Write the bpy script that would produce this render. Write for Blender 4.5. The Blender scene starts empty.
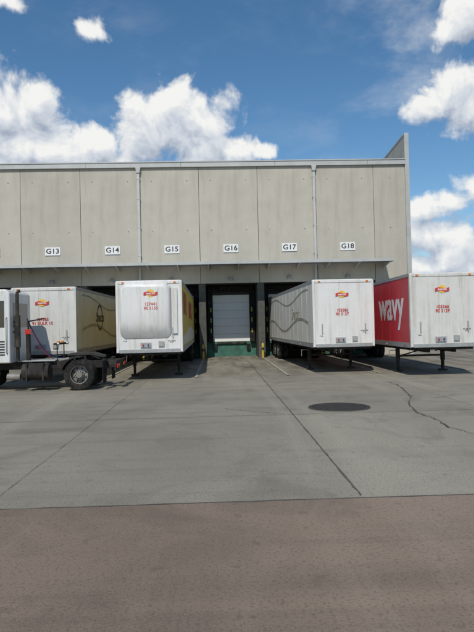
import bpy, bmesh, math, random
from mathutils import Vector, Matrix, Euler
random.seed(7)
R = math.radians
scene = bpy.context.scene
scene.view_settings.view_transform = 'Standard'
scene.view_settings.look = 'None'
scene.view_settings.exposure = 0

# ---------------------------------------------------------------- materials
def mat(name, col, rough=0.6, metal=0.0, var=0.15, scale=3.0, stretch=(1,1,1), col2=None,
        bump=0.0, bscale=60.0, spec=0.5, grime=None, gamt=0.0, gstretch=(1,1,0.15), gscale=2.0, objrand=0.0):
    m = bpy.data.materials.new(name); m.use_nodes = True
    nt = m.node_tree; n = nt.nodes; l = nt.links
    b = n['Principled BSDF']
    b.inputs['Roughness'].default_value = rough
    b.inputs['Metallic'].default_value = metal
    b.inputs['Specular IOR Level'].default_value = spec
    tc = n.new('ShaderNodeTexCoord')
    mp = n.new('ShaderNodeMapping'); mp.inputs['Scale'].default_value = stretch
    l.new(tc.outputs['Object'], mp.inputs['Vector'])
    ns = n.new('ShaderNodeTexNoise'); ns.inputs['Scale'].default_value = scale
    ns.inputs['Detail'].default_value = 5; ns.inputs['Roughness'].default_value = 0.6
    l.new(mp.outputs[0], ns.inputs['Vector'])
    rp = n.new('ShaderNodeValToRGB')
    c = col; d = col2 or tuple(x*(1-var*1.5) for x in col)
    rp.color_ramp.elements[0].position = 0.33; rp.color_ramp.elements[0].color = (*d, 1)
    rp.color_ramp.elements[1].position = 0.67; rp.color_ramp.elements[1].color = (*c, 1)
    l.new(ns.outputs['Fac'], rp.inputs[0])
    out = rp.outputs[0]
    if grime:
        mp2 = n.new('ShaderNodeMapping'); mp2.inputs['Scale'].default_value = gstretch
        l.new(tc.outputs['Object'], mp2.inputs['Vector'])
        n2 = n.new('ShaderNodeTexNoise'); n2.inputs['Scale'].default_value = gscale
        n2.inputs['Detail'].default_value = 6; n2.inputs['Roughness'].default_value = 0.65
        l.new(mp2.outputs[0], n2.inputs['Vector'])
        r2 = n.new('ShaderNodeMapRange'); r2.inputs[1].default_value = 0.48; r2.inputs[2].default_value = 0.72
        r2.inputs[3].default_value = 0; r2.inputs[4].default_value = gamt
        l.new(n2.outputs['Fac'], r2.inputs[0])
        mx = n.new('ShaderNodeMix'); mx.data_type = 'RGBA'
        l.new(r2.outputs[0], mx.inputs['Factor']); l.new(out, mx.inputs[6]); mx.inputs[7].default_value = (*grime, 1)
        out = mx.outputs[2]
    if objrand:
        oi = n.new('ShaderNodeObjectInfo')
        r3 = n.new('ShaderNodeMapRange'); r3.inputs[3].default_value = 1-objrand; r3.inputs[4].default_value = 1+objrand
        l.new(oi.outputs['Random'], r3.inputs[0])
        vm = n.new('ShaderNodeVectorMath'); vm.operation = 'SCALE'
        l.new(out, vm.inputs[0]); l.new(r3.outputs[0], vm.inputs['Scale']); out = vm.outputs[0]
    l.new(out, b.inputs['Base Color'])
    if bump:
        n3 = n.new('ShaderNodeTexNoise'); n3.inputs['Scale'].default_value = bscale; n3.inputs['Detail'].default_value = 4
        l.new(tc.outputs['Object'], n3.inputs['Vector'])
        bp = n.new('ShaderNodeBump'); bp.inputs['Strength'].default_value = bump; bp.inputs['Distance'].default_value = 0.02
        l.new(n3.outputs['Fac'], bp.inputs['Height']); l.new(bp.outputs[0], b.inputs['Normal'])
    return m

M = {}
M['wall'] = mat('precast_concrete', (0.485,0.46,0.395), 0.9, var=0.08, scale=0.7, bump=0.12, bscale=14, spec=0.2,
                grime=(0.31,0.29,0.25), gamt=0.55, gstretch=(1.5,1,0.22), gscale=0.9, objrand=0.05)
M['gap'] = mat('joint_dark', (0.15,0.145,0.13), 0.9)
M['metal'] = mat('galvanised_fascia', (0.46,0.47,0.46), 0.5, 0.2, var=0.1, scale=1.5)
M['metal_d'] = mat('roof_sheet', (0.27,0.28,0.29), 0.5, 0.3)
M['pipe'] = mat('painted_downpipe', (0.50,0.51,0.50), 0.5, var=0.08)
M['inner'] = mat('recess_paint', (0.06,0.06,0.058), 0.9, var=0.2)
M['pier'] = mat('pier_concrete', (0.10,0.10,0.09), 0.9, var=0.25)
M['door'] = mat('dock_door_panel', (0.82,0.83,0.80), 0.5, var=0.04)
M['teal'] = mat('dock_face_green', (0.05,0.17,0.13), 0.7, var=0.3)
M['rubber'] = mat('rubber', (0.02,0.02,0.02), 0.9, var=0.3, scale=8, spec=0.2, grime=(0.085,0.075,0.062), gamt=0.6, gstretch=(1,1,1), gscale=4)
M['yellow'] = mat('safety_yellow', (0.55,0.42,0.04), 0.6, grime=(0.12,0.1,0.06), gamt=.6, gstretch=(1,1,1), gscale=5)
M['lime'] = mat('reflective_lime', (0.22,0.5,0.08), 0.5)
M['white'] = mat('trailer_white', (0.70,0.705,0.69), 0.45, var=0.04, scale=2, grime=(0.42,0.39,0.33), gamt=0.55, gstretch=(3,3,0.3), gscale=1.6)
M['offwhite'] = mat('trailer_white_aged', (0.63,0.63,0.60), 0.5, var=0.06, scale=2, grime=(0.36,0.33,0.27), gamt=0.65, gstretch=(3,3,0.3), gscale=1.6)
M['cream'] = mat('trailer_cream', (0.70,0.67,0.54), 0.5, var=0.08, scale=1.2, grime=(0.42,0.38,0.29), gamt=0.5, gstretch=(2,2,0.35))
M['pale'] = mat('trailer_pale_side', (0.78,0.76,0.68), 0.5, var=0.08, scale=1.2, grime=(0.46,0.43,0.35), gamt=0.55, gstretch=(2,2,0.35))
M['side_y'] = mat('trailer_yellow', (0.70,0.49,0.06), 0.5, var=0.1, grime=(0.34,0.24,0.06), gamt=0.4)
M['side_r'] = mat('trailer_red', (0.60,0.035,0.05), 0.5, var=0.1, grime=(0.34,0.06,0.06), gamt=0.5)
M['alu'] = mat('aluminium_rail', (0.42,0.43,0.43), 0.5, 0.4, var=0.15, scale=6)
M['under'] = mat('chassis_black', (0.032,0.03,0.028), 0.8, var=0.3, grime=(0.11,0.09,0.068), gamt=0.6, gstretch=(1,1,1), gscale=3, spec=.3)
M['steel'] = mat('wheel_steel', (0.30,0.29,0.27), 0.6, 0.15, var=0.3, scale=10, grime=(0.12,0.1,0.08), gamt=.8, gstretch=(1,1,1), gscale=5)
M['red'] = mat('red_vinyl', (0.55,0.05,0.045), 0.5, var=0.1)
M['logoy'] = mat('yellow_vinyl', (0.78,0.52,0.08), 0.5, var=0.05)
M['amber'] = mat('amber_lens', (0.8,0.22,0.02), 0.2)
M['redlens'] = mat('red_lens', (0.6,0.02,0.02), 0.2)
M['black'] = mat('black_paint', (0.025,0.025,0.025), 0.6)
M['fadeblack'] = mat('faded_black_vinyl', (0.10,0.095,0.08), 0.6, var=.3)
M['fadegrey'] = mat('faded_grey_vinyl', (0.42,0.39,0.31), 0.6, var=.25, scale=1.5)
M['signw'] = mat('sign_white', (0.75,0.76,0.76), 0.5, var=0.03)
M['cab'] = mat('cab_white', (0.66,0.67,0.66), 0.3, var=0.04, grime=(0.4,0.38,0.33), gamt=0.5, gstretch=(3,3,.4))
M['glass'] = mat('dark_glass', (0.02,0.025,0.03), 0.08, spec=0.8)
M['iron'] = mat('cast_iron', (0.055,0.05,0.043), 0.7, 0.2, var=0.3, scale=12)
M['seal'] = mat('joint_sealant', (0.13,0.122,0.10), 0.9, var=0.4, scale=2.5, col2=(0.19,0.18,0.15))
M['dark_seal'] = mat('dark_sealant', (0.075,0.07,0.06), 0.9, var=0.4, scale=2.5, col2=(0.13,0.12,0.105))
M['bark'] = mat('bark', (0.10,0.075,0.05), 0.9)
M['leaf'] = mat('foliage', (0.06,0.10,0.03), 0.8, col2=(0.025,0.045,0.015), scale=0.6)
M['grass'] = mat('grass', (0.09,0.13,0.04), 0.95, col2=(0.05,0.08,0.025), scale=0.5)
M['blue'] = mat('blue_hose', (0.02,0.06,0.3), 0.5)

def pave(name, a, b, stain, worn, sx, ox, sy_, oy):
    m = bpy.data.materials.new(name); m.use_nodes = True
    nt = m.node_tree; n = nt.nodes; l = nt.links; B = n['Principled BSDF']
    B.inputs['Specular IOR Level'].default_value = 0.12
    tc = n.new('ShaderNodeTexCoord')
    def noise(scale, st=(1,1,1), det=5, rough=0.6, loc=(0,0,0), dist=0):
        mp = n.new('ShaderNodeMapping'); mp.inputs['Scale'].default_value = st; mp.inputs['Location'].default_value = loc
        l.new(tc.outputs['Object'], mp.inputs['Vector'])
        x = n.new('ShaderNodeTexNoise'); x.noise_dimensions='2D'; x.inputs['Scale'].default_value = scale; x.inputs['Detail'].default_value = det
        x.inputs['Roughness'].default_value = rough; x.inputs['Distortion'].default_value = dist
        l.new(mp.outputs[0], x.inputs['Vector']); return x.outputs['Fac']
    def rng(s, lo, hi, o0=0, o1=1):
        r = n.new('ShaderNodeMapRange'); r.inputs[1].default_value = lo; r.inputs[2].default_value = hi
        r.inputs[3].default_value = o0; r.inputs[4].default_value = o1; l.new(s, r.inputs[0]); return r.outputs[0]
    def mix(f, c1, c2):
        x = n.new('ShaderNodeMix'); x.data_type = 'RGBA'; l.new(f, x.inputs['Factor'])
        for s, i in ((c1,6),(c2,7)):
            if isinstance(s, tuple): x.inputs[i].default_value = (*s,1)
            else: l.new(s, x.inputs[i])
        return x.outputs[2]
    def mul(p,q):
        x=n.new('ShaderNodeMath'); x.operation='MULTIPLY'; l.new(p,x.inputs[0]); l.new(q,x.inputs[1]); return x.outputs[0]
    c = mix(rng(noise(0.25), 0.35, 0.65), a, b)
    big = noise(0.8, dist=0.6)
    c = mix(rng(big, 0.50, 0.72, 0, 0.55), c, stain)
    c = mix(rng(noise(0.9, (0.07,1.3,1), 5, 0.6, dist=0.8), 0.52, 0.74, 0, 0.5), c, stain)
    c = mix(rng(noise(0.6, (1.2,0.1,1), 5, 0.6, (5,3,0), 0.5), 0.50, 0.72, 0, 0.6), c, worn)
    c = mix(rng(noise(4.0, det=2, loc=(3,9,0)), 0.68, 0.75, 0, 0.45), c, stain)
    c = mix(rng(noise(70, det=2), 0.45, 0.75, 0, 0.5), c, worn)
    c = mix(rng(noise(30, det=3, loc=(7,1,0)), 0.52, 0.75, 0, 0.7), c, stain)
    # greasy drips where vehicles stand at the docks
    sp = n.new('ShaderNodeSeparateXYZ'); l.new(tc.outputs['Object'], sp.inputs[0])
    c = mix(mul(rng(sp.outputs[1], 20, 29, 0, .8), rng(noise(.7,(1.6,.35,1),loc=(2,2,0)), .40, .68)), c, tuple(v*.62 for v in stain))
    mp = n.new('ShaderNodeMapping'); mp.inputs['Scale'].default_value=(1/sx,1/sy_,0); mp.inputs['Location'].default_value=(-ox/sx,-oy/sy_,0)
    l.new(tc.outputs['Object'], mp.inputs['Vector'])
    fl = n.new('ShaderNodeVectorMath'); fl.operation='FLOOR'; l.new(mp.outputs[0], fl.inputs[0])
    wn = n.new('ShaderNodeTexWhiteNoise'); wn.noise_dimensions='2D'; l.new(fl.outputs[0], wn.inputs['Vector'])
    sc = n.new('ShaderNodeVectorMath'); sc.operation='SCALE'; l.new(c, sc.inputs[0]); l.new(rng(wn.outputs['Value'],0,1,.94,1.05), sc.inputs['Scale'])
    l.new(sc.outputs[0], B.inputs['Base Color'])
    l.new(rng(big, 0.3, 0.8, 0.95, 0.75), B.inputs['Roughness'])
    bp = n.new('ShaderNodeBump'); bp.inputs['Strength'].default_value = 0.45; bp.inputs['Distance'].default_value = 0.01
    l.new(noise(50, det=4), bp.inputs['Height']); l.new(bp.outputs[0], B.inputs['Normal'])
    return m
M['yard'] = pave('yard_concrete', (0.29,0.268,0.215), (0.24,0.222,0.178), (0.15,0.138,0.112), (0.35,0.325,0.265), 4.5,1.7,6.5,6.9)
M['yard2'] = pave('old_brown_concrete', (0.245,0.19,0.145), (0.195,0.15,0.115), (0.12,0.094,0.073), (0.30,0.24,0.188), 4.8,.8,60,-20)
M['paint'] = mat('worn_line_paint', (0.44,0.42,0.32), 0.8, col2=(0.22,0.21,0.17), scale=4)

# ---------------------------------------------------------------- builders
def empty(name, loc=(0,0,0), rotz=0):
    e = bpy.data.objects.new(name, None); e.location = loc; e.rotation_euler = (0,0,rotz)
    e.empty_display_size = 0.5
    scene.collection.objects.link(e); return e

class MB:
    def __init__(s): s.bm = bmesh.new(); s.mats = []
    def mi(s, m):
        m = M[m] if isinstance(m, str) else m
        if m not in s.mats: s.mats.append(m)
        return s.mats.index(m)
    def box(s, x0,x1,y0,y1,z0,z1,m):
        i = s.mi(m)
        v = [s.bm.verts.new(p) for p in ((x0,y0,z0),(x1,y0,z0),(x1,y1,z0),(x0,y1,z0),(x0,y0,z1),(x1,y0,z1),(x1,y1,z1),(x0,y1,z1))]
        for f in ((3,2,1,0),(4,5,6,7),(0,1,5,4),(1,2,6,5),(2,3,7,6),(3,0,4,7)):
            s.bm.faces.new([v[k] for k in f]).material_index = i
        return s
    def poly(s, pts, m):
        f = s.bm.faces.new([s.bm.verts.new(p) for p in pts]); f.material_index = s.mi(m); return s
    def prism(s, pts, ext, m):
        i = s.mi(m); e = Vector(ext)
        a = [s.bm.verts.new(p) for p in pts]; b = [s.bm.verts.new(Vector(p)+e) for p in pts]
        k = len(pts)
        fs = [s.bm.faces.new(a[::-1]), s.bm.faces.new(b)]
        for j in range(k): fs.append(s.bm.faces.new((a[j],a[(j+1)%k],b[(j+1)%k],b[j])))
        for f in fs: f.material_index = i
        bmesh.ops.recalc_face_normals(s.bm, faces=fs); return s
    def cyl(s, p0, p1, r, m, seg=16, r2=None):
        i = s.mi(m); p0 = Vector(p0); p1 = Vector(p1); d = (p1-p0)
        q = d.to_track_quat('Z','Y'); r2 = r if r2 is None else r2
        a=[];b=[]
        for k in range(seg):
            t = 2*math.pi*k/seg; o = Vector((math.cos(t),math.sin(t),0))
            a.append(s.bm.verts.new(p0+q@(o*r))); b.append(s.bm.verts.new(p1+q@(o*r2)))
        fs=[s.bm.faces.new(a[::-1]), s.bm.faces.new(b)]
        for k in range(seg): fs.append(s.bm.faces.new((a[k],a[(k+1)%seg],b[(k+1)%seg],b[k])))
        for f in fs: f.material_index = i
        return s
    def tube(s, pts, r, m, seg=8):
        for a,b in zip(pts[:-1],pts[1:]): s.cyl(a,b,r,m,seg)
        return s
    def lathe(s, c, axis, prof, seg=36):
        c = Vector(c); q = Vector(axis).to_track_quat('Z','Y'); rings=[]
        for (r,o,m) in prof:
            rings.append([s.bm.verts.new(c+q@Vector((max(r,1e-4)*math.cos(2*math.pi*k/seg), max(r,1e-4)*math.sin(2*math.pi*k/seg), o))) for k in range(seg)])
        fs=[]
        for j in range(len(rings)-1):
            i = s.mi(prof[j+1][2])
            for k in range(seg):
                f = s.bm.faces.new((rings[j][k],rings[j][(k+1)%seg],rings[j+1][(k+1)%seg],rings[j+1][k])); f.material_index=i; fs.append(f)
        bmesh.ops.recalc_face_normals(s.bm, faces=fs); return s
    def make(s, name, parent=None, bevel=0, smooth=True, loc=(0,0,0)):
        me = bpy.data.meshes.new(name); s.bm.to_mesh(me); s.bm.free()
        for m in s.mats: me.materials.append(m)
        if smooth:
            for p in me.polygons: p.use_smooth = True
            me.set_sharp_from_angle(angle=R(32))
        o = bpy.data.objects.new(name, me); scene.collection.objects.link(o); o.location = loc
        if parent: o.parent = parent
        if bevel:
            b = o.modifiers.new('bevel','BEVEL'); b.width = bevel; b.segments = 2; b.limit_method='ANGLE'; b.angle_limit = R(40)
        return o

def text(body, size, loc, rot, m, parent, name='lettering', sx=1.0, bold=0.0, spacing=1.0, shear=0.0):
    c = bpy.data.curves.new(name,'FONT'); c.body = body; c.size = size; c.align_x='CENTER'; c.align_y='CENTER'
    c.extrude = 0.002; c.offset = bold; c.space_line = 0.95; c.space_character = spacing; c.shear = shear
    c.materials.append(M[m])
    o = bpy.data.objects.new(name,c); scene.collection.objects.link(o)
    o.location = loc; o.rotation_euler = [R(a) for a in rot]; o.scale=(sx,1,1); o.parent = parent
    return o
FRONT=(90,0,0); LEFT=(90,0,-90); RIGHT=(90,0,90)

# ---------------------------------------------------------------- ground
g = MB(); g.poly([(-600,-300,0),(600,-300,0),(600,900,0),(-600,900,0)],'yard'); g.make('yard_ground', smooth=False)
g = MB(); g.poly([(-60,-60,.004),(60,-60,.004),(60,6.75,.004),(-60,7.05,.004)],'yard2'); g.make('brown_concrete_pavement', smooth=False)
g = MB(); g.poly([(22,-300,.004),(600,-300,.004),(600,900,.004),(22,900,.004)],'grass'); g.make('grass_ground', smooth=False)
g = MB()
def strip(pts, w, m, z, wob=0.0):
    L=[];Rr=[]
    for i,p in enumerate(pts):
        a = Vector(pts[max(i-1,0)]); b = Vector(pts[min(i+1,len(pts)-1)])
        d=(b-a).normalized(); nrm=Vector((-d.y,d.x)); ww = w*(1+random.uniform(-wob,wob))/2
        L.append((p[0]+nrm.x*ww,p[1]+nrm.y*ww,z)); Rr.append((p[0]-nrm.x*ww,p[1]-nrm.y*ww,z))
    i=g.mi(m)
    vl=[g.bm.verts.new(p) for p in L]; vr=[g.bm.verts.new(p) for p in Rr]
    for k in range(len(pts)-1): g.bm.faces.new((vr[k],vr[k+1],vl[k+1],vl[k])).material_index=i
def wl(x0,y0,x1,y1,n,wob):
    return [(x0+(x1-x0)*t/n+random.uniform(-wob,wob), y0+(y1-y0)*t/n+random.uniform(-wob,wob)) for t in range(n+1)]
strip(wl(-50,7.03,50,6.78,300,0.008),0.028,'dark_seal',0.008,0.6)
for x in (-16.3,-11.8,-7.3,-2.8,1.7,6.2,10.7,15.2):
    strip(wl(x,7.0,x+0.05,36.5,160,0.006),0.009 if x!=1.7 else 0.022,'seal' if x!=1.7 else 'dark_seal',0.012,0.6)
for y in (13.4,19.9,26.4,32.9):
    strip(wl(-30,y+.06,20,y-.05,160,0.006),0.02,'seal',0.016,0.6)
for x in (-9,-4.2,5.5): strip(wl(x,-8,x,6.7,50,0.005),0.007,'seal',0.012,0.6)
g.make('expansion_joints', smooth=False)
g = MB()
pts=[(5.95,20.2),(5.9,19),(5.6,17.2),(5.35,16.0),(4.75,14.4),(4.55,13.2),(4.6,12.2),(4.5,11.2),(4.75,10.2),(5.1,9.3),(5.2,8.2),(5.6,7.1)]
fine=[]
for a,b in zip(pts[:-1],pts[1:]):
    for t in range(8): fine.append((a[0]+(b[0]-a[0])*t/8+random.uniform(-.03,.03), a[1]+(b[1]-a[1])*t/8))
strip(fine,0.028,'dark_seal',0.020,0.7)
strip(wl(0.1,14.6,1.5,13.5,30,0.04),0.02,'seal',0.020,0.7)
strip(wl(-1.2,3.2,2.4,2.3,60,0.02),0.005,'seal',0.020,0.8)
g.make('pavement_crack', smooth=False)
DX=[-2.78+3.76*k for k in range(-9,4)]
g = MB()
for x in [d+1.88 for d in DX]+[DX[0]-1.88]:
    strip(wl(x,23.5,x,36.8,60,.005),0.12,'paint',0.024,.12)
g.make('bay_line_markings', smooth=False)
mh = empty('manhole_cover',(2.98,14.3,0))
b=MB(); b.lathe((0,0,0),(0,0,1),[(0.76,0.002,'seal'),(0.76,0.021,'seal'),(0.66,0.024,'iron'),(0.655,0.012,'iron'),(0.63,0.012,'iron'),(0.625,0.026,'iron'),(0.0,0.026,'iron')],48)
b.make('cover_plate',mh)
b=MB()
for i in range(-8,9):
    h=math.sqrt(max(0,0.60**2-(i*0.07)**2))
    if h>0.05: b.box(i*0.07-.015,i*0.07+.015,-h,h,0.026,0.034,'iron')
b.make('cover_ribs',mh,smooth=False)

# ---------------------------------------------------------------- building
W = empty('warehouse_building',(0,37,0))
ZT=12.25; ZB=4.8
joints=[-0.98+3.76*k for k in range(-12,4)]
edges=joints+[12.4]
for a,bx in zip(edges[:-1],edges[1:]):
    zb = ZB if bx<10.5 else 0.0
    p=MB(); p.box(-(bx-a)/2+.012,(bx-a)/2-.012,0,0.2,zb,ZT,'wall'); p.make('wall_panel',W,bevel=0.012,loc=((a+bx)/2,0,0))
b=MB(); b.box(edges[0],10.28,0.20,0.35,ZB+.01,ZT-.01,'gap'); b.box(10.32,12.39,0.20,0.35,0,ZT-.01,'gap'); b.make('joint_backing',W,smooth=False)
b=MB()
for a,bx in zip(edges[:-1],edges[1:]):
    w=bx-a
    for zz in (8.2,11.4):
        for fx in ((0.2,0.8) if w>3 else (0.5,)):
            b.lathe((a+w*fx,0,zz),(0,-1,0),[(0.035,0.004,'gap'),(0.0,0.004,'gap')],10)
b.make('lifting_points',W,smooth=False)
b=MB(); b.box(edges[0],12.38,-0.16,0.3,ZT+.003,ZT+.30,'metal'); b.box(edges[0],12.38,-0.20,0.32,ZT+.30,ZT+.37,'metal')
x=edges[0]+2
while x<12: b.box(x,x+.03,-.168,-.161,ZT+.02,ZT+.295,'metal_d'); x+=6.0
b.make('gutter_fascia',W,bevel=0.01)
b=MB(); b.prism([(edges[0],0.32,ZT+.25),(edges[0],55,ZT+1.2),(edges[0],55,ZT-.1),(edges[0],0.32,ZT-.1)],(12.3-edges[0],0,0),'metal_d'); b.make('roof',W,smooth=False)
b=MB(); b.prism([(12.4,-0.05,0),(12.4,-0.05,14.2),(12.4,4.6,13.9),(12.4,30,13.9),(12.4,55,13.9),(12.4,55,0)],(0.22,0,0),'wall'); b.make('end_wall',W,bevel=0.01)
b=MB(); b.prism([(12.37,-0.1,14.2),(12.37,-0.1,14.3),(12.37,4.6,14.0),(12.37,55,14.0),(12.37,55,13.9),(12.37,4.6,13.9)],(0.28,0,0),'metal')
b.box(12.37,12.65,-0.10,-0.053,0,14.2,'metal'); b.make('parapet_capping',W,smooth=False)
b=MB(); b.box(edges[0]-.2,edges[0]-.01,-.05,55,0,ZT,'wall'); b.box(edges[0],12.39,54.8,55,0,ZT-.2,'wall'); b.make('rear_walls',W,smooth=False)
for x in (-4.80,6.42,-16.0,-27.3):
    b=MB(); b.box(x-.08,x+.08,-0.17,-0.02,4.85,ZT-.3,'pipe')
    b.prism([(x-.16,-.26,ZT-.02),(x+.16,-.26,ZT-.02),(x+.10,-.24,ZT-.35),(x-.10,-.24,ZT-.35)],(0,.24,0),'pipe')
    for z in (6.6,8.4,10.2,11.5): b.box(x-.11,x+.11,-0.18,-0.004,z,z+.05,'metal')
    b.make('downpipe',W,bevel=0.008)
b=MB()
b.box(edges[0],10.9,-1.9,-0.21,5.90,5.95,'metal_d')
b.box(edges[0],10.9,-1.98,-1.9,5.82,6.00,'metal')
b.box(10.9,10.95,-1.98,-0.01,5.82,6.00,'metal')
b.box(edges[0],10.9,-0.205,-0.003,5.86,6.0,'metal')
x=edges[0]+.5
while x<10.9:
    b.prism([(x,-1.88,5.89),(x,-0.004,5.89),(x,-0.004,5.6),(x,-0.12,5.6)],(0.06,0,0),'pipe'); x+=1.88
b.make('dock_canopy',W,smooth=False)
DY=2.2
b=MB()
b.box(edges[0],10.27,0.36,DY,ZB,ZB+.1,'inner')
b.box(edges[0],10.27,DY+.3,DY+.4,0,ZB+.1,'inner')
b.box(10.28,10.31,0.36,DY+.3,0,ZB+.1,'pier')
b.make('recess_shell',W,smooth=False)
b=MB()
mids=[d+1.88 for d in DX[:-1]]
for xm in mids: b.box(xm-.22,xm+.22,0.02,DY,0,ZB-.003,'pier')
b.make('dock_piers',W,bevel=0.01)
b=MB()
for d in DX:
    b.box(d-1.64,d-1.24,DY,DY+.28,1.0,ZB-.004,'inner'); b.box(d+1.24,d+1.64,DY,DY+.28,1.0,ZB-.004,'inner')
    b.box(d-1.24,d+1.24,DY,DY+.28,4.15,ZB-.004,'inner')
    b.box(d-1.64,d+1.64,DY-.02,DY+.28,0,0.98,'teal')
b.make('dock_wall',W,smooth=False)
b=MB()
for d in DX:
    for i in range(6):
        z0=1.0+i*.525; b.box(d-1.235,d+1.235,DY+.02,DY+.07,z0+.004,z0+.521,'door')
    b.box(d-1.0,d+1.0,DY-.14,DY-.03,0.85,0.96,'under')
b.make('dock_doors',W,bevel=0.008)
b=MB()
for d in DX:
    for s in (-1,1):
        b.box(d+s*1.12-.12,d+s*1.12+.12,DY-.2,DY-.022,0.45,0.84,'rubber')
        xx=d+s*1.40
        b.box(xx-.15,xx+.15,DY-.45,DY-.004,1.0,4.35,'rubber')
        for z in (1.6,2.3,3.0): b.box(xx-s*.03-.04,xx-s*.03+.04,DY-.455,DY-.4505,z,z+.3,'lime' if s<0 else 'yellow')
    b.box(d-1.55,d+1.55,DY-.45,DY-.004,4.36,4.70,'rubber')
b.make('dock_shelters',W,bevel=0.01)
for d in (DX[-4]+1.88, DX[-3]+1.88, DX[-2]+1.88, DX[-5]+1.88):
    e=empty('bollard',(d,36.45,0)); b=MB(); b.lathe((0,0,0),(0,0,1),[(0.08,0,'yellow'),(0.08,.5,'yellow'),(0.08,.501,'black'),(0.08,.65,'black'),(0.08,.651,'yellow'),(0.08,.88,'yellow'),(0.05,.93,'yellow'),(0,.94,'yellow')],16); b.make('post',e)
for k,d in enumerate(DX):
    num=18-(len(DX)-1-k)
    e=empty('dock_number_sign',(d+0.02,36.97,7.02))
    b=MB(); b.box(-.48,.48,-.02,.02,-.26,.26,'signw'); b.make('plate',e,bevel=0.006)
    text('G%d'%num,.44,(0,-.024,0),FRONT,'black',e,bold=0.008,sx=1.1)
for d in DX[-6:]:
    e=empty('dock_wall_light',(d-.05,36.97,4.98))
    b=MB(); b.box(-.12,.12,-.16,.02,0,.2,'metal_d'); b.box(-.1,.1,-.15,-.02,-.02,-.001,'signw'); b.make('housing',e,bevel=.01)

# ---------------------------------------------------------------- wheels
def wheel(b, c, ax, r=0.52, w=0.28):
    h=w/2
    b.lathe(c,ax,[(r*.58,-h,'rubber'),(r*.86,-h,'rubber'),(r*.97,-h*.8,'rubber'),(r,-h*.5,'rubber'),(r,-.012,'rubber'),(r*.97,-.01,'rubber'),(r*.97,.01,'rubber'),(r,.012,'rubber'),
        (r,h*.5,'rubber'),(r*.97,h*.8,'rubber'),(r*.86,h,'rubber'),(r*.66,h*1.02,'rubber'),(r*.58,h*.9,'rubber'),(r*.57,h*.9,'steel'),(r*.53,h*.55,'steel'),(r*.50,-h*.3,'under'),
        (r*.30,-h*.2,'steel'),(r*.29,h*.5,'steel'),(r*.2,h*.55,'steel'),(r*.19,h*1.0,'steel'),(r*.0,h*1.0,'steel')],36)
    q=Vector(ax).to_track_quat('Z','Y')
    for k in range(10):
        t=2*math.pi*k/10; p=Vector(c)+q@Vector((r*.25*math.cos(t),r*.25*math.sin(t),h*.5)); b.cyl(p,p+Vector(ax)*.04,.014,'under',6)
    for k in range(8):
        t=2*math.pi*(k+.5)/8; p=Vector(c)+q@Vector((r*.42*math.cos(t),r*.42*math.sin(t),-h*.22)); b.cyl(p,p+Vector(ax)*.006,.03,'black',10)

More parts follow.
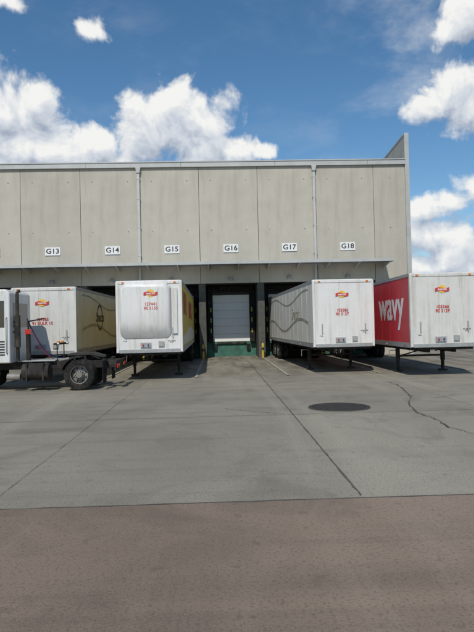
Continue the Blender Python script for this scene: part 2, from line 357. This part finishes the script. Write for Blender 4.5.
# ---------------------------------------------------------------- trailers
def trailer(cx, yn, top, front, ml, mr, variant, num, L=16.1, z0=1.12, rz=0):
    T=empty('semi_trailer',(cx,yn,0),R(rz))
    hw=1.27
    b=MB(); b.box(-hw,hw,0,L,z0,top,front); b.make('cargo_body',T,bevel=0.05)
    for s,m,nm in ((-1,ml,'side_skin_l'),(1,mr,'side_skin_r')):
        b=MB(); b.box(min(s*hw,s*(hw+.006)),max(s*hw,s*(hw+.006)),.14,L-.1,z0+.17,top-.13,m); b.make(nm,T,smooth=False)
        b=MB()
        b.box(*sorted((s*hw,s*(hw+.025))),.04,L-.02,z0-.02,z0+.165,'alu')
        b.box(*sorted((s*hw,s*(hw+.02))),.04,L-.02,top-.125,top-.01,'alu')
        y=1.3
        while y<L-.5:
            b.box(*sorted((s*(hw+.006),s*(hw+.010))),y,y+.03,z0+.17,top-.13,m); y+=1.22
        y=.6
        while y<L:
            b.box(*sorted((s*(hw+.025),s*(hw+.03))),y,y+.12,z0+.03,z0+.08,'redlens' if int(y*2)%2 else 'signw'); y+=2.4
        b.make('side_rails',T,smooth=False)
    b=MB()
    for s in (-1,1): b.box(*sorted((s*(hw-.09),s*(hw+.012))),-.02,.12,z0,top-.05,front)
    b.box(-hw+.092,hw-.092,-.022,-.0005,top-.14,top-.03,front)
    b.box(-hw+.092,hw-.092,-.035,-.0005,z0-.02,z0+.13,'alu')
    b.make('nose_frame',T,bevel=0.02)
    b=MB()
    for x in (-.60,-.2,.2,.60): b.box(x-.008,x+.008,-.006,-.0005,z0+.135,top-.145,front)
    for x in (-.60,-.2,.2,.60):
        z=z0+.3
        while z<top-.2:
            b.cyl((x+.02,-.004,z),(x+.02,-.009,z),.008,'alu',6); z+=.16
    b.box(-.35,.05,-.06,-.007,z0+.2,z0+.38,'alu')
    b.cyl((-.25,-.06,z0+.29),(-.25,-.12,z0+.29),.03,'redlens',10); b.cyl((-.05,-.06,z0+.29),(-.05,-.12,z0+.29),.03,'blue',10)
    b.box(.35,.56,-.05,-.007,z0+.22,z0+.42,'alu')
    for x in (-1.0,1.0): b.box(x-.05,x+.05,-.045,-.0225,top-.11,top-.06,'amber')
    for x in (-.9,.9): b.box(x-.02,x+.02,-.04,-.007,z0+.55,z0+.95,'alu')
    b.make('nose_fittings',T,smooth=False)
    lx=-.05 if variant!='fair' else .10
    lz=top-.62 if variant!='fair' else top-.52; yo=-.012 if variant!='fair' else -.302
    if variant=='fair':
        b=MB()
        def ring(y,x0,x1,za,zb,c=.16):
            return [(x0+c,y,za),(x1-c,y,za),(x1,y,za+c),(x1,y,zb-c),(x1-c,y,zb),(x0+c,y,zb),(x0,y,zb-c),(x0,y,za+c)]
        r0=ring(-.0225,-1.12,.86,z0+.55,top-.12); r1=ring(-.22,-1.08,.80,z0+.80,top-.14); r2=ring(-.30,-.98,.66,z0+1.10,top-.22)
        i=b.mi('white'); V=[[b.bm.verts.new(p) for p in r] for r in (r0,r1,r2)]
        fs=[]
        for a,c in ((0,1),(1,2)):
            for k in range(8): fs.append(b.bm.faces.new((V[a][k],V[a][(k+1)%8],V[c][(k+1)%8],V[c][k])))
        fs.append(b.bm.faces.new(V[2])); bmesh.ops.recalc_face_normals(b.bm,faces=fs)
        b.make('aero_nose_fairing',T,bevel=.05)
        b=MB(); b.box(.92,1.10,-.07,-.023,z0+.7,top-.3,'offwhite'); b.make('fairing_vent',T,bevel=.02)
    b=MB()
    b.lathe((lx,yo-.0,lz),(0,-1,0),[(.15,0,'logoy'),(.15,.006,'logoy'),(0,.006,'logoy')],28)
    wv=[]
    for k in range(13):
        t=k/12; wv.append((lx-.27+.54*t, lz-.02+.03*math.sin(t*2*math.pi)+.04*(t-.5)))
    b.prism([(x,yo-.007,z+.065) for x,z in wv]+[(x,yo-.007,z-.065) for x,z in wv[::-1]],(0,-.004,0),'red')
    b.make('logo_badge',T,smooth=False)
    text('SNACKS',.09,(lx,yo-.014,lz-.02),FRONT,'signw',T,bold=.003)
    text(num,.165,(lx,yo-.003,lz-.74 if variant!='fair' else lz-.5),FRONT,'red',T,bold=.002,name='fleet_number')
    text('NO RIDERS\n53 FT',.06,(.85,-.008,z0+.62 if variant!='fair' else z0+.4),FRONT,'black',T,name='notice')
    text('13-6',.08,(-.95,-.008,z0+.45),FRONT,'black',T,name='notice')
    mid=(z0+top)/2+.05
    xs=-(hw+.014); xr=hw+.014
    if variant=='red':
        text('wavy',1.75,(xs,2.45,mid+.15),LEFT,'signw',T,name='side_lettering',bold=.03,sx=.95)
        b=MB(); pts=[]
        for k in range(25):
            t=k/24; pts.append((6.2+9*t, mid-.5+.35*math.sin(t*7)))
        b.prism([(xs+.003,y,z+.13) for y,z in pts]+[(xs+.003,y,z-.13) for y,z in pts[::-1]],(-.003,0,0),'logoy'); b.make('side_wave',T,smooth=False)
    elif variant in ('cream','cream2'):
        for xx,dr,rt in ((xs,-1,LEFT),(xr,1,RIGHT)):
            b=MB()
            for (amp,ph,off,th) in ((.3,.3,-.55,.06),(.25,1.2,.75,.035)):
                pts=[(1.0+13*t/30, mid+off+amp*math.sin(ph+t/30*8)) for t in range(31)]
                b.prism([(xx-dr*.004,y,z+th) for y,z in pts]+[(xx-dr*.004,y,z-th) for y,z in pts[::-1]],(dr*.003,0,0),'fadegrey')
            b.make('side_stripes',T,smooth=False)
            if dr>0:
                b=MB()
                b.lathe((xx-.002,4.3,mid+.1),(1,0,0),[(.62,0,'fadeblack'),(.62,.003,'fadeblack'),(.50,.003,'fadeblack'),(.50,.001,'fadeblack')],32)
                b.make('side_emblem',T,smooth=False)
                text('Snacks',.62,(xx+.002,4.3,mid+.1),rt,'fadeblack',T,name='side_lettering',shear=.3,bold=.01)
            else:
                text('Snacks',.8,(xx,4.4,mid),rt,'fadegrey',T,name='side_lettering',shear=.35)
    else:
        text('REAL',1.3,(xr,2.6,mid+.45),RIGHT,'red',T,name='side_lettering',bold=.03)
        text('SNACK',1.2,(xr,8.5,mid+.3),RIGHT,'red',T,name='side_lettering',bold=.03)
        b=MB(); b.prism([(xr-.003,.3,z0+.25),(xr-.003,15.5,z0+.25),(xr-.003,15.5,z0+.6),(xr-.003,8,z0+1.0),(xr-.003,.3,z0+.55)],(.003,0,0),'cream'); b.make('side_band',T,smooth=False)
    b=MB()
    b.box(-.55,-.45,.3,L-.3,z0-.22,z0-.021,'under'); b.box(.45,.55,.3,L-.3,z0-.22,z0-.021,'under')
    y=.3
    while y<L: b.box(-1.2,1.2,y,y+.05,z0-.12,z0-.0215,'under'); y+=.6
    b.box(-1.0,1.0,.05,1.4,z0-.10,z0-.022,'under')
    b.cyl((0,.9,z0-.2),(0,.9,z0-.1),.045,'steel',12)
    b.make('underframe',T,smooth=False)
    b=MB()
    for s in (-1,1):
        x=s*.95
        b.box(x-.07,x+.07,2.6,2.76,.45,z0-.022,'under'); b.box(x-.05,x+.05,2.62,2.74,.08,.45,'under'); b.box(x-.16,x+.16,2.55,2.81,.026,.08,'under')
        b.cyl((x,2.68,.95),(x*.5,3.5,z0-.1),.03,'under',8)
    b.box(-.95,.95,2.65,2.71,.62,.70,'under'); b.cyl((-.9,2.68,.65),(.5,2.68,z0-.1),.025,'under',8)
    b.cyl((-1.0,2.68,.9),(-1.32,2.68,.9),.018,'steel',8); b.cyl((-1.31,2.68,.9),(-1.31,2.68,.62),.015,'steel',8)
    b.make('landing_gear',T,smooth=False)
    b=MB()
    for ya in (L-3.6,L-2.3):
        b.cyl((-1.0,ya,.53),(1.0,ya,.53),.07,'under',12)
        for s in (-1,1):
            wheel(b,(s*1.10,ya,.525),(s,0,0)); wheel(b,(s*.78,ya,.525),(s,0,0))
    for s in (-1,1):
        b.box(s*.5-.06,s*.5+.06,L-4.3,L-1.6,.62,z0-.23,'under')
        b.box(*sorted((s*.62,s*1.25)),L-1.5,L-1.49,.2,z0-.05,'rubber')
    b.box(-1.1,1.1,L-.12,L-.02,.5,.6,'under'); b.box(-.6,-.52,L-.12,L-.02,.6,z0,'under'); b.box(.52,.6,L-.12,L-.02,.6,z0,'under')
    b.make('bogie_wheels',T)
    return T
trailer(-6.85,23.2,3.78,'offwhite','cream','cream','cream2','127385\n91 BULK 10',L=15.3,rz=-1.0)
trailer(-2.62,22.6,3.92,'white','side_y','side_y','fair','127441\n90 5135',L=16.0,rz=.5)
trailer(5.22,23.7,3.90,'white','pale','pale','cream','103586\n90 5137',L=14.9,rz=1.7)
trailer(8.50,21.4,3.90,'offwhite','side_r','side_r','red','103366\n90 5129',L=16.1)

# ---------------------------------------------------------------- yard tractor (facing -x)
K=empty('yard_tractor_truck',(0,21.0,0))
b=MB()
for s in (-1,1): b.box(-9.3,-3.55,s*.42-.05,s*.42+.05,.72,.98,'under')
for x in (-9.2,-7.2,-6.2,-5.5,-4.2,-3.6): b.box(x,x+.08,-.369,.369,.75,.95,'under')
b.box(-3.55,-3.49,-.95,.95,.62,.98,'under')
b.make('chassis_frame',K,bevel=.006)
b=MB()
for x in (-4.72,):
    b.cyl((x,-.85,.53),(x,.85,.53),.09,'under',14); b.cyl((x,-.2,.53),(x,.2,.53),.24,'under',16)
    for s in (-1,1): wheel(b,(x,s*1.00,.53),(0,s,0),.53,.27); wheel(b,(x,s*.68,.53),(0,s,0),.53,.27)
b.cyl((-8.35,-.8,.53),(-8.35,.8,.53),.07,'under',12)
for s in (-1,1): wheel(b,(-8.35,s*.96,.53),(0,s,0),.53,.30)
b.make('wheels',K)
b=MB()
b.prism([(-5.25,-.5,1.16),(-5.1,-.55,1.18),(-4.5,-.5,1.18),(-4.05,-.28,1.06),(-4.05,-.1,1.06),(-4.5,-.05,1.18),(-4.5,.05,1.18),(-4.05,.1,1.06),(-4.05,.28,1.06),(-4.5,.5,1.18),(-5.1,.55,1.18),(-5.25,.5,1.16)],(0,0,.07),'iron')
b.box(-4.95,-4.6,-.6,.6,.985,1.15,'under'); b.cyl((-5.6,-.35,.99),(-4.9,-.35,1.12),.05,'steel'); b.cyl((-5.6,.35,.99),(-4.9,.35,1.12),.05,'steel')
b.make('fifth_wheel',K,smooth=False)
b=MB()
for s in (-1,1):
    y0,y1=sorted((s*.54,s*1.18))
    pts=[]
    for k in range(9):
        t=R(15+k*10); pts.append((-4.72-.62*math.cos(t),.53+.62*math.sin(t)))
    b.prism([(x,y0,z) for x,z in pts]+[(-4.72+(x+4.72)*.96,y0,.53+(z-.53)*.96) for x,z in pts[::-1]],(0,y1-y0,0),'under')
    b.box(-3.92,-3.90,y0,y1,.22,1.0,'rubber'); b.box(-3.95,-3.87,y0,y1,.98,1.03,'under')
b.make('fenders_and_mudflaps',K,smooth=False)
b=MB()
for s in (-1,1):
    b.box(-3.49,-3.44,s*.75-.12,s*.75+.12,.72,.86,'redlens'); b.box(-3.485,-3.445,s*.5-.06,s*.5+.06,.74,.84,'amber')
b.make('tail_lights',K,bevel=.01)
b=MB()
b.box(-6.95,-5.65,-.6,.6,.985,1.03,'alu')
b.cyl((-6.65,-.88,.66),(-5.75,-.88,.66),.29,'under',24); b.box(-6.5,-6.44,-1.18,-.5,.36,.96,'under'); b.box(-5.95,-5.89,-1.18,-.5,.36,.96,'under')
b.box(-6.7,-5.75,.5,1.1,.45,.95,'alu')
b.cyl((-7.2,-.88,.5),(-6.75,-.88,.5),.12,'steel',16)
b.make('tank_and_boxes',K,bevel=.012)
b=MB()
prof=[(-7.02,.98),(-7.02,3.38),(-7.15,3.50),(-8.6,3.50),(-8.85,3.38),(-9.15,2.2),(-9.45,2.05),(-9.5,1.0),(-9.4,.62),(-8.98,.62),(-8.9,1.0),(-8.65,1.18),(-8.05,1.18),(-7.8,1.0),(-7.75,.98)]
b.prism([(x,-1.1,z) for x,z in prof],(0,2.2,0),'cab'); b.make('cab_shell',K,bevel=.04)
b=MB()
for s in (-1,1):
    y=s*1.104; d=(0,s*.006,0)
    b.prism([(-8.75,y,2.25),(-8.55,y,3.1),(-7.95,y,3.1),(-7.95,y,2.2)],d,'glass')
    b.prism([(-7.75,y,2.2),(-7.75,y,3.1),(-7.2,y,3.1),(-7.2,y,2.2)],d,'glass')
    for xx in (-8.85,-7.86): b.prism([(xx,y-s*.002,1.25),(xx+.018,y-s*.002,1.25),(xx+.018,y-s*.002,3.25),(xx,y-s*.002,3.25)],(0,s*.004,0),'black')
    b.box(-8.05,-7.92,*sorted((y,y+s*.05)),2.0,2.05,'black')
    b.box(-8.6,-7.95,*sorted((y-s*.1,y+s*.04)),.45,.5,'alu')
    # louvre, grab rail and placard behind the door
    for k in range(6): b.box(-7.65,-7.2,*sorted((y,y+s*.012)),1.25+k*.09,1.29+k*.09,'black')
    b.tube([(-7.12,y+s*.0,1.3),(-7.12,y+s*.07,1.34),(-7.12,y+s*.07,2.5),(-7.12,y+s*.0,2.54)],.014,'steel',6)
b.box(-7.018,-7.012,-.75,.75,2.2,3.05,'glass')
b.prism([(-9.165,-.95,2.25),(-9.165,.95,2.25),(-8.90,.85,3.25),(-8.90,-.85,3.25)],(-.012,0,.003),'glass')
b.make('cab_glazing_and_trim',K,smooth=False)
b=MB()
b.cyl((-6.88,-.75,1.03),(-6.88,-.75,3.35),.06,'under',16); b.cyl((-6.88,-.75,1.5),(-6.88,-.75,2.6),.10,'under',16); b.tube([(-6.88,-.75,3.35),(-6.86,-.75,3.42),(-6.78,-.75,3.46)],.055,'under',12)
b.box(-7.0,-6.9,-.8,-.7,2.0,2.06,'under')
b.make('exhaust_stack',K)
b=MB()
b.cyl((-6.78,.1,1.03),(-6.78,.1,2.4),.035,'under',10); b.cyl((-6.78,.1,2.4),(-6.2,.1,2.5),.025,'under',10)
b.cyl((-6.6,-.5,1.03),(-6.6,-.5,2.0),.08,'under',12); b.box(-6.68,-6.50,-.6,-.42,1.95,2.12,'redlens')
for m,off in (('redlens',0),('blue',.08),('black',.16)):
    pts=[]
    for k in range(13):
        t=k/12; pts.append((-6.78+1.25*t, .1-off, 2.35-1.35*t-0.45*math.sin(math.pi*t)+off))
    b.tube(pts,.016,m,6)
b.cyl((-5.62,-.45,.98),(-5.62,-.45,1.60),.02,'under',8); b.cyl((-5.62,.45,.98),(-5.62,.45,1.60),.02,'under',8); b.box(-5.66,-5.58,-.75,.75,1.55,1.62,'under')
for s in (-1,1): b.cyl((-5.57,s*.62,1.59),(-5.50,s*.62,1.59),.05,'alu',12); b.box(-5.66,-5.58,s*.3-.05,s*.3+.05,1.62,1.68,'amber')
b.make('hose_mast_and_work_lights',K)
b=MB()
b.cyl((-8.6,0,3.5),(-8.6,0,3.62),.09,'amber',14)
for s in (-1,1):
    b.tube([(-8.8,s*1.1,3.1),(-8.95,s*1.35,3.1),(-8.95,s*1.35,2.3)],.015,'black',6); b.box(-8.99,-8.93,s*1.35-.1,s*1.35+.1,2.4,2.95,'black')
b.make('beacon_and_mirrors',K,smooth=False)

# ---------------------------------------------------------------- distant trees
def tree_line():
    b=MB()
    for t in range(26):
        cx=24+t*7+random.uniform(-2,2); cy=95+random.uniform(-10,12); h=random.uniform(5,7)
        b.cyl((cx,cy,0),(cx+random.uniform(-.3,.3),cy,h*.6),.22,'bark',7,.1)
        cl=[(cx+random.gauss(0,1.3),cy+random.gauss(0,1.3),h*.6+random.uniform(-.8,1.6),random.uniform(.7,1.4)) for _ in range(9)]
        for c in cl[:4]: b.cyl((cx,cy,h*.4),c[:3],.08,'bark',5,.03)
        for (x,y,z,r) in cl:
            for _ in range(55):
                v=Vector((random.gauss(0,1),random.gauss(0,1),random.gauss(0,.8))).normalized()*r*random.uniform(.4,1.05)
                p=Vector((x,y,z))+v; a=Vector((random.uniform(-1,1),random.uniform(-1,1),random.uniform(-1,1))).normalized()*.22
                c=a.orthogonal().normalized()*.16
                b.poly([p-a,p+c,p+a,p-c],'leaf')
    b.make('distant_tree_line',smooth=False)
tree_line()

# ---------------------------------------------------------------- sun + sky
EL=R(47); sx,sy=-0.22,-0.975
n_=math.hypot(sx,sy); sx/=n_; sy/=n_
S=Vector((sx*math.cos(EL),sy*math.cos(EL),math.sin(EL)))
sl=bpy.data.lights.new('sun','SUN'); sl.energy=3.2; sl.angle=R(0.53); sl.color=(1,.94,.84)
so=bpy.data.objects.new('sun',sl); scene.collection.objects.link(so); so.rotation_euler=(-S).to_track_quat('-Z','Y').to_euler()

w=bpy.data.worlds.new('World'); scene.world=w; w.use_nodes=True
try:
    w.cycles.sampling_method='MANUAL'; w.cycles.sample_map_resolution=256
except Exception: pass
nt=w.node_tree; n=nt.nodes; l=nt.links; n.clear()
out=n.new('ShaderNodeOutputWorld')
sky=n.new('ShaderNodeTexSky'); sky.sky_type='NISHITA'; sky.sun_disc=False; sky.sun_elevation=EL; sky.sun_rotation=math.atan2(sx,sy)
sky.air_density=1.0; sky.dust_density=0.4; sky.ozone_density=2.5
hs=n.new('ShaderNodeHueSaturation'); hs.inputs['Hue'].default_value=.495; hs.inputs['Saturation'].default_value=1.2; hs.inputs['Value'].default_value=1.0
l.new(sky.outputs[0],hs.inputs['Color'])
bg1=n.new('ShaderNodeBackground'); bg1.inputs[1].default_value=0.108
l.new(hs.outputs[0],bg1.inputs[0])
def px(x,y):
    yh=325+(217-x)*.0227; az=math.atan((x-217)/579); return az, math.atan((yh-y)/579*math.cos(az))
blobs=[(-12,150,70,70,0),(20,135,48,52,0),(62,152,50,34,0),(98,152,34,26,0),(148,136,34,40,0),(180,124,42,44,0),(208,138,38,38,0),(240,148,30,20,.05),(266,150,18,10,.1),
 (110,176,150,26,0),(94,30,26,15,.3),(4,-2,26,11,.3),
 (440,104,34,16,.12),(474,88,40,32,0),(458,22,44,24,.3),(480,2,40,36,.15),(444,204,46,18,.15),(446,238,52,24,.06),(470,258,52,30,0),(424,262,26,16,.1),
 (560,200,80,60,0),(-150,140,90,60,0),(640,60,70,30,.1)]
grp=bpy.data.node_groups.new('cloud_field','ShaderNodeTree')
grp.interface.new_socket('Vector',in_out='INPUT',socket_type='NodeSocketVector')
grp.interface.new_socket('Detail',in_out='INPUT',socket_type='NodeSocketFloat')
grp.interface.new_socket('F',in_out='OUTPUT',socket_type='NodeSocketFloat')
gn=grp.nodes; gl=grp.links
gi=gn.new('NodeGroupInput'); go=gn.new('NodeGroupOutput')
def gm(op,a,b_=None,kind='ShaderNodeMath'):
    x=gn.new(kind); x.operation=op
    for i,s in enumerate((a,b_)):
        if s is None: continue
        if isinstance(s,(int,float,tuple)): x.inputs[i].default_value=s
        else: gl.new(s,x.inputs[i])
    return x
prev=None
for (x,y,rx,ry,wt) in blobs:
    a,e=px(x,y)
    s1=gm('SUBTRACT',gi.outputs[0],(a,e,0),'ShaderNodeVectorMath')
    s2=gm('MULTIPLY',s1.outputs[0],(579/rx,579/ry,1),'ShaderNodeVectorMath')
    s3=gm('LENGTH',s2.outputs[0],None,'ShaderNodeVectorMath').outputs['Value']
    if wt: s3=gm('ADD',s3,wt).outputs[0]
    prev = s3 if prev is None else gm('MINIMUM',prev,s3).outputs[0]
ns=gn.new('ShaderNodeTexNoise'); ns.noise_dimensions='2D'; ns.inputs['Scale'].default_value=15; ns.inputs['Roughness'].default_value=.56; ns.inputs['Distortion'].default_value=.2
gl.new(gi.outputs[0],ns.inputs['Vector']); gl.new(gi.outputs[1],ns.inputs['Detail'])
f=gm('SUBTRACT',1.0,prev).outputs[0]
f=gm('MINIMUM',f,0.6).outputs[0]
k1=gm('MULTIPLY',gm('SUBTRACT',ns.outputs['Fac'],.5).outputs[0],2.0).outputs[0]
f=gm('ADD',f,k1).outputs[0]; gl.new(f,go.inputs[0])

tc=n.new('ShaderNodeTexCoord'); sep=n.new('ShaderNodeSeparateXYZ'); l.new(tc.outputs['Generated'],sep.inputs[0])
az=n.new('ShaderNodeMath'); az.operation='ARCTAN2'; l.new(sep.outputs[0],az.inputs[0]); l.new(sep.outputs[1],az.inputs[1])
el=n.new('ShaderNodeMath'); el.operation='ARCSINE'; l.new(sep.outputs[2],el.inputs[0])
cb=n.new('ShaderNodeCombineXYZ'); l.new(az.outputs[0],cb.inputs[0]); l.new(el.outputs[0],cb.inputs[1])
G1=n.new('ShaderNodeGroup'); G1.node_tree=grp; l.new(cb.outputs[0],G1.inputs[0]); G1.inputs[1].default_value=8
of=n.new('ShaderNodeVectorMath'); of.operation='ADD'; of.inputs[1].default_value=(-.006,.026,0); l.new(cb.outputs[0],of.inputs[0])
G2=n.new('ShaderNodeGroup'); G2.node_tree=grp; l.new(of.outputs[0],G2.inputs[0]); G2.inputs[1].default_value=4
mk=n.new('ShaderNodeMapRange'); mk.interpolation_type='SMOOTHSTEP'; mk.inputs[1].default_value=-0.12; mk.inputs[2].default_value=.36; l.new(G1.outputs[0],mk.inputs[0])
wm=n.new('ShaderNodeMapping'); wm.inputs['Scale'].default_value=(5,11,1); wm.inputs['Rotation'].default_value=(0,0,R(25)); l.new(cb.outputs[0],wm.inputs['Vector'])
wn=n.new('ShaderNodeTexNoise'); wn.noise_dimensions='2D'; wn.inputs['Scale'].default_value=1.0; wn.inputs['Detail'].default_value=5; wn.inputs['Roughness'].default_value=.58; wn.inputs['Distortion'].default_value=.2; l.new(wm.outputs[0],wn.inputs['Vector'])
wr=n.new('ShaderNodeMapRange'); wr.interpolation_type='SMOOTHSTEP'; wr.inputs[1].default_value=.46; wr.inputs[2].default_value=.85; wr.inputs[4].default_value=.6; l.new(wn.outputs['Fac'],wr.inputs[0])
wa=n.new('ShaderNodeMapRange'); wa.interpolation_type='SMOOTHSTEP'; wa.inputs[1].default_value=.15; wa.inputs[2].default_value=.42; wa.inputs[3].default_value=.15; wa.inputs[4].default_value=1; l.new(az.outputs[0],wa.inputs[0])
wp=n.new('ShaderNodeMath'); wp.operation='MULTIPLY'; l.new(wr.outputs[0],wp.inputs[0]); l.new(wa.outputs[0],wp.inputs[1])
mxm=n.new('ShaderNodeMath'); mxm.operation='MAXIMUM'; l.new(mk.outputs[0],mxm.inputs[0]); l.new(wp.outputs[0],mxm.inputs[1])
df=n.new('ShaderNodeMath'); df.operation='SUBTRACT'; l.new(G1.outputs[0],df.inputs[0]); l.new(G2.outputs[0],df.inputs[1])
sh=n.new('ShaderNodeMapRange'); sh.inputs[1].default_value=-.50; sh.inputs[2].default_value=.45; l.new(df.outputs[0],sh.inputs[0])
cr=n.new('ShaderNodeValToRGB'); cr.color_ramp.elements[0].color=(.38,.44,.54,1); cr.color_ramp.elements[1].color=(.93,.93,.91,1)
e_=cr.color_ramp.elements.new(.5); e_.color=(.64,.69,.76,1); l.new(sh.outputs[0],cr.inputs[0])
bg2=n.new('ShaderNodeBackground'); bg2.inputs[1].default_value=.97; l.new(cr.outputs[0],bg2.inputs[0])
mx=n.new('ShaderNodeMixShader'); l.new(mxm.outputs[0],mx.inputs[0]); l.new(bg1.outputs[0],mx.inputs[1]); l.new(bg2.outputs[0],mx.inputs[2]); l.new(mx.outputs[0],out.inputs[0])

# ---------------------------------------------------------------- camera
cam=bpy.data.cameras.new('camera'); co=bpy.data.objects.new('camera',cam); scene.collection.objects.link(co)
cam.sensor_fit='VERTICAL'; cam.sensor_height=36; cam.sensor_width=27; cam.lens=33; cam.clip_end=3000; cam.clip_start=.05
rot=Euler((R(90.9),0,R(-2.0)),'XYZ').to_matrix()@Matrix.Rotation(R(-1.3),3,'Z')
co.matrix_world=Matrix.Translation((0,0,2.1))@rot.to_4x4()
scene.camera=co
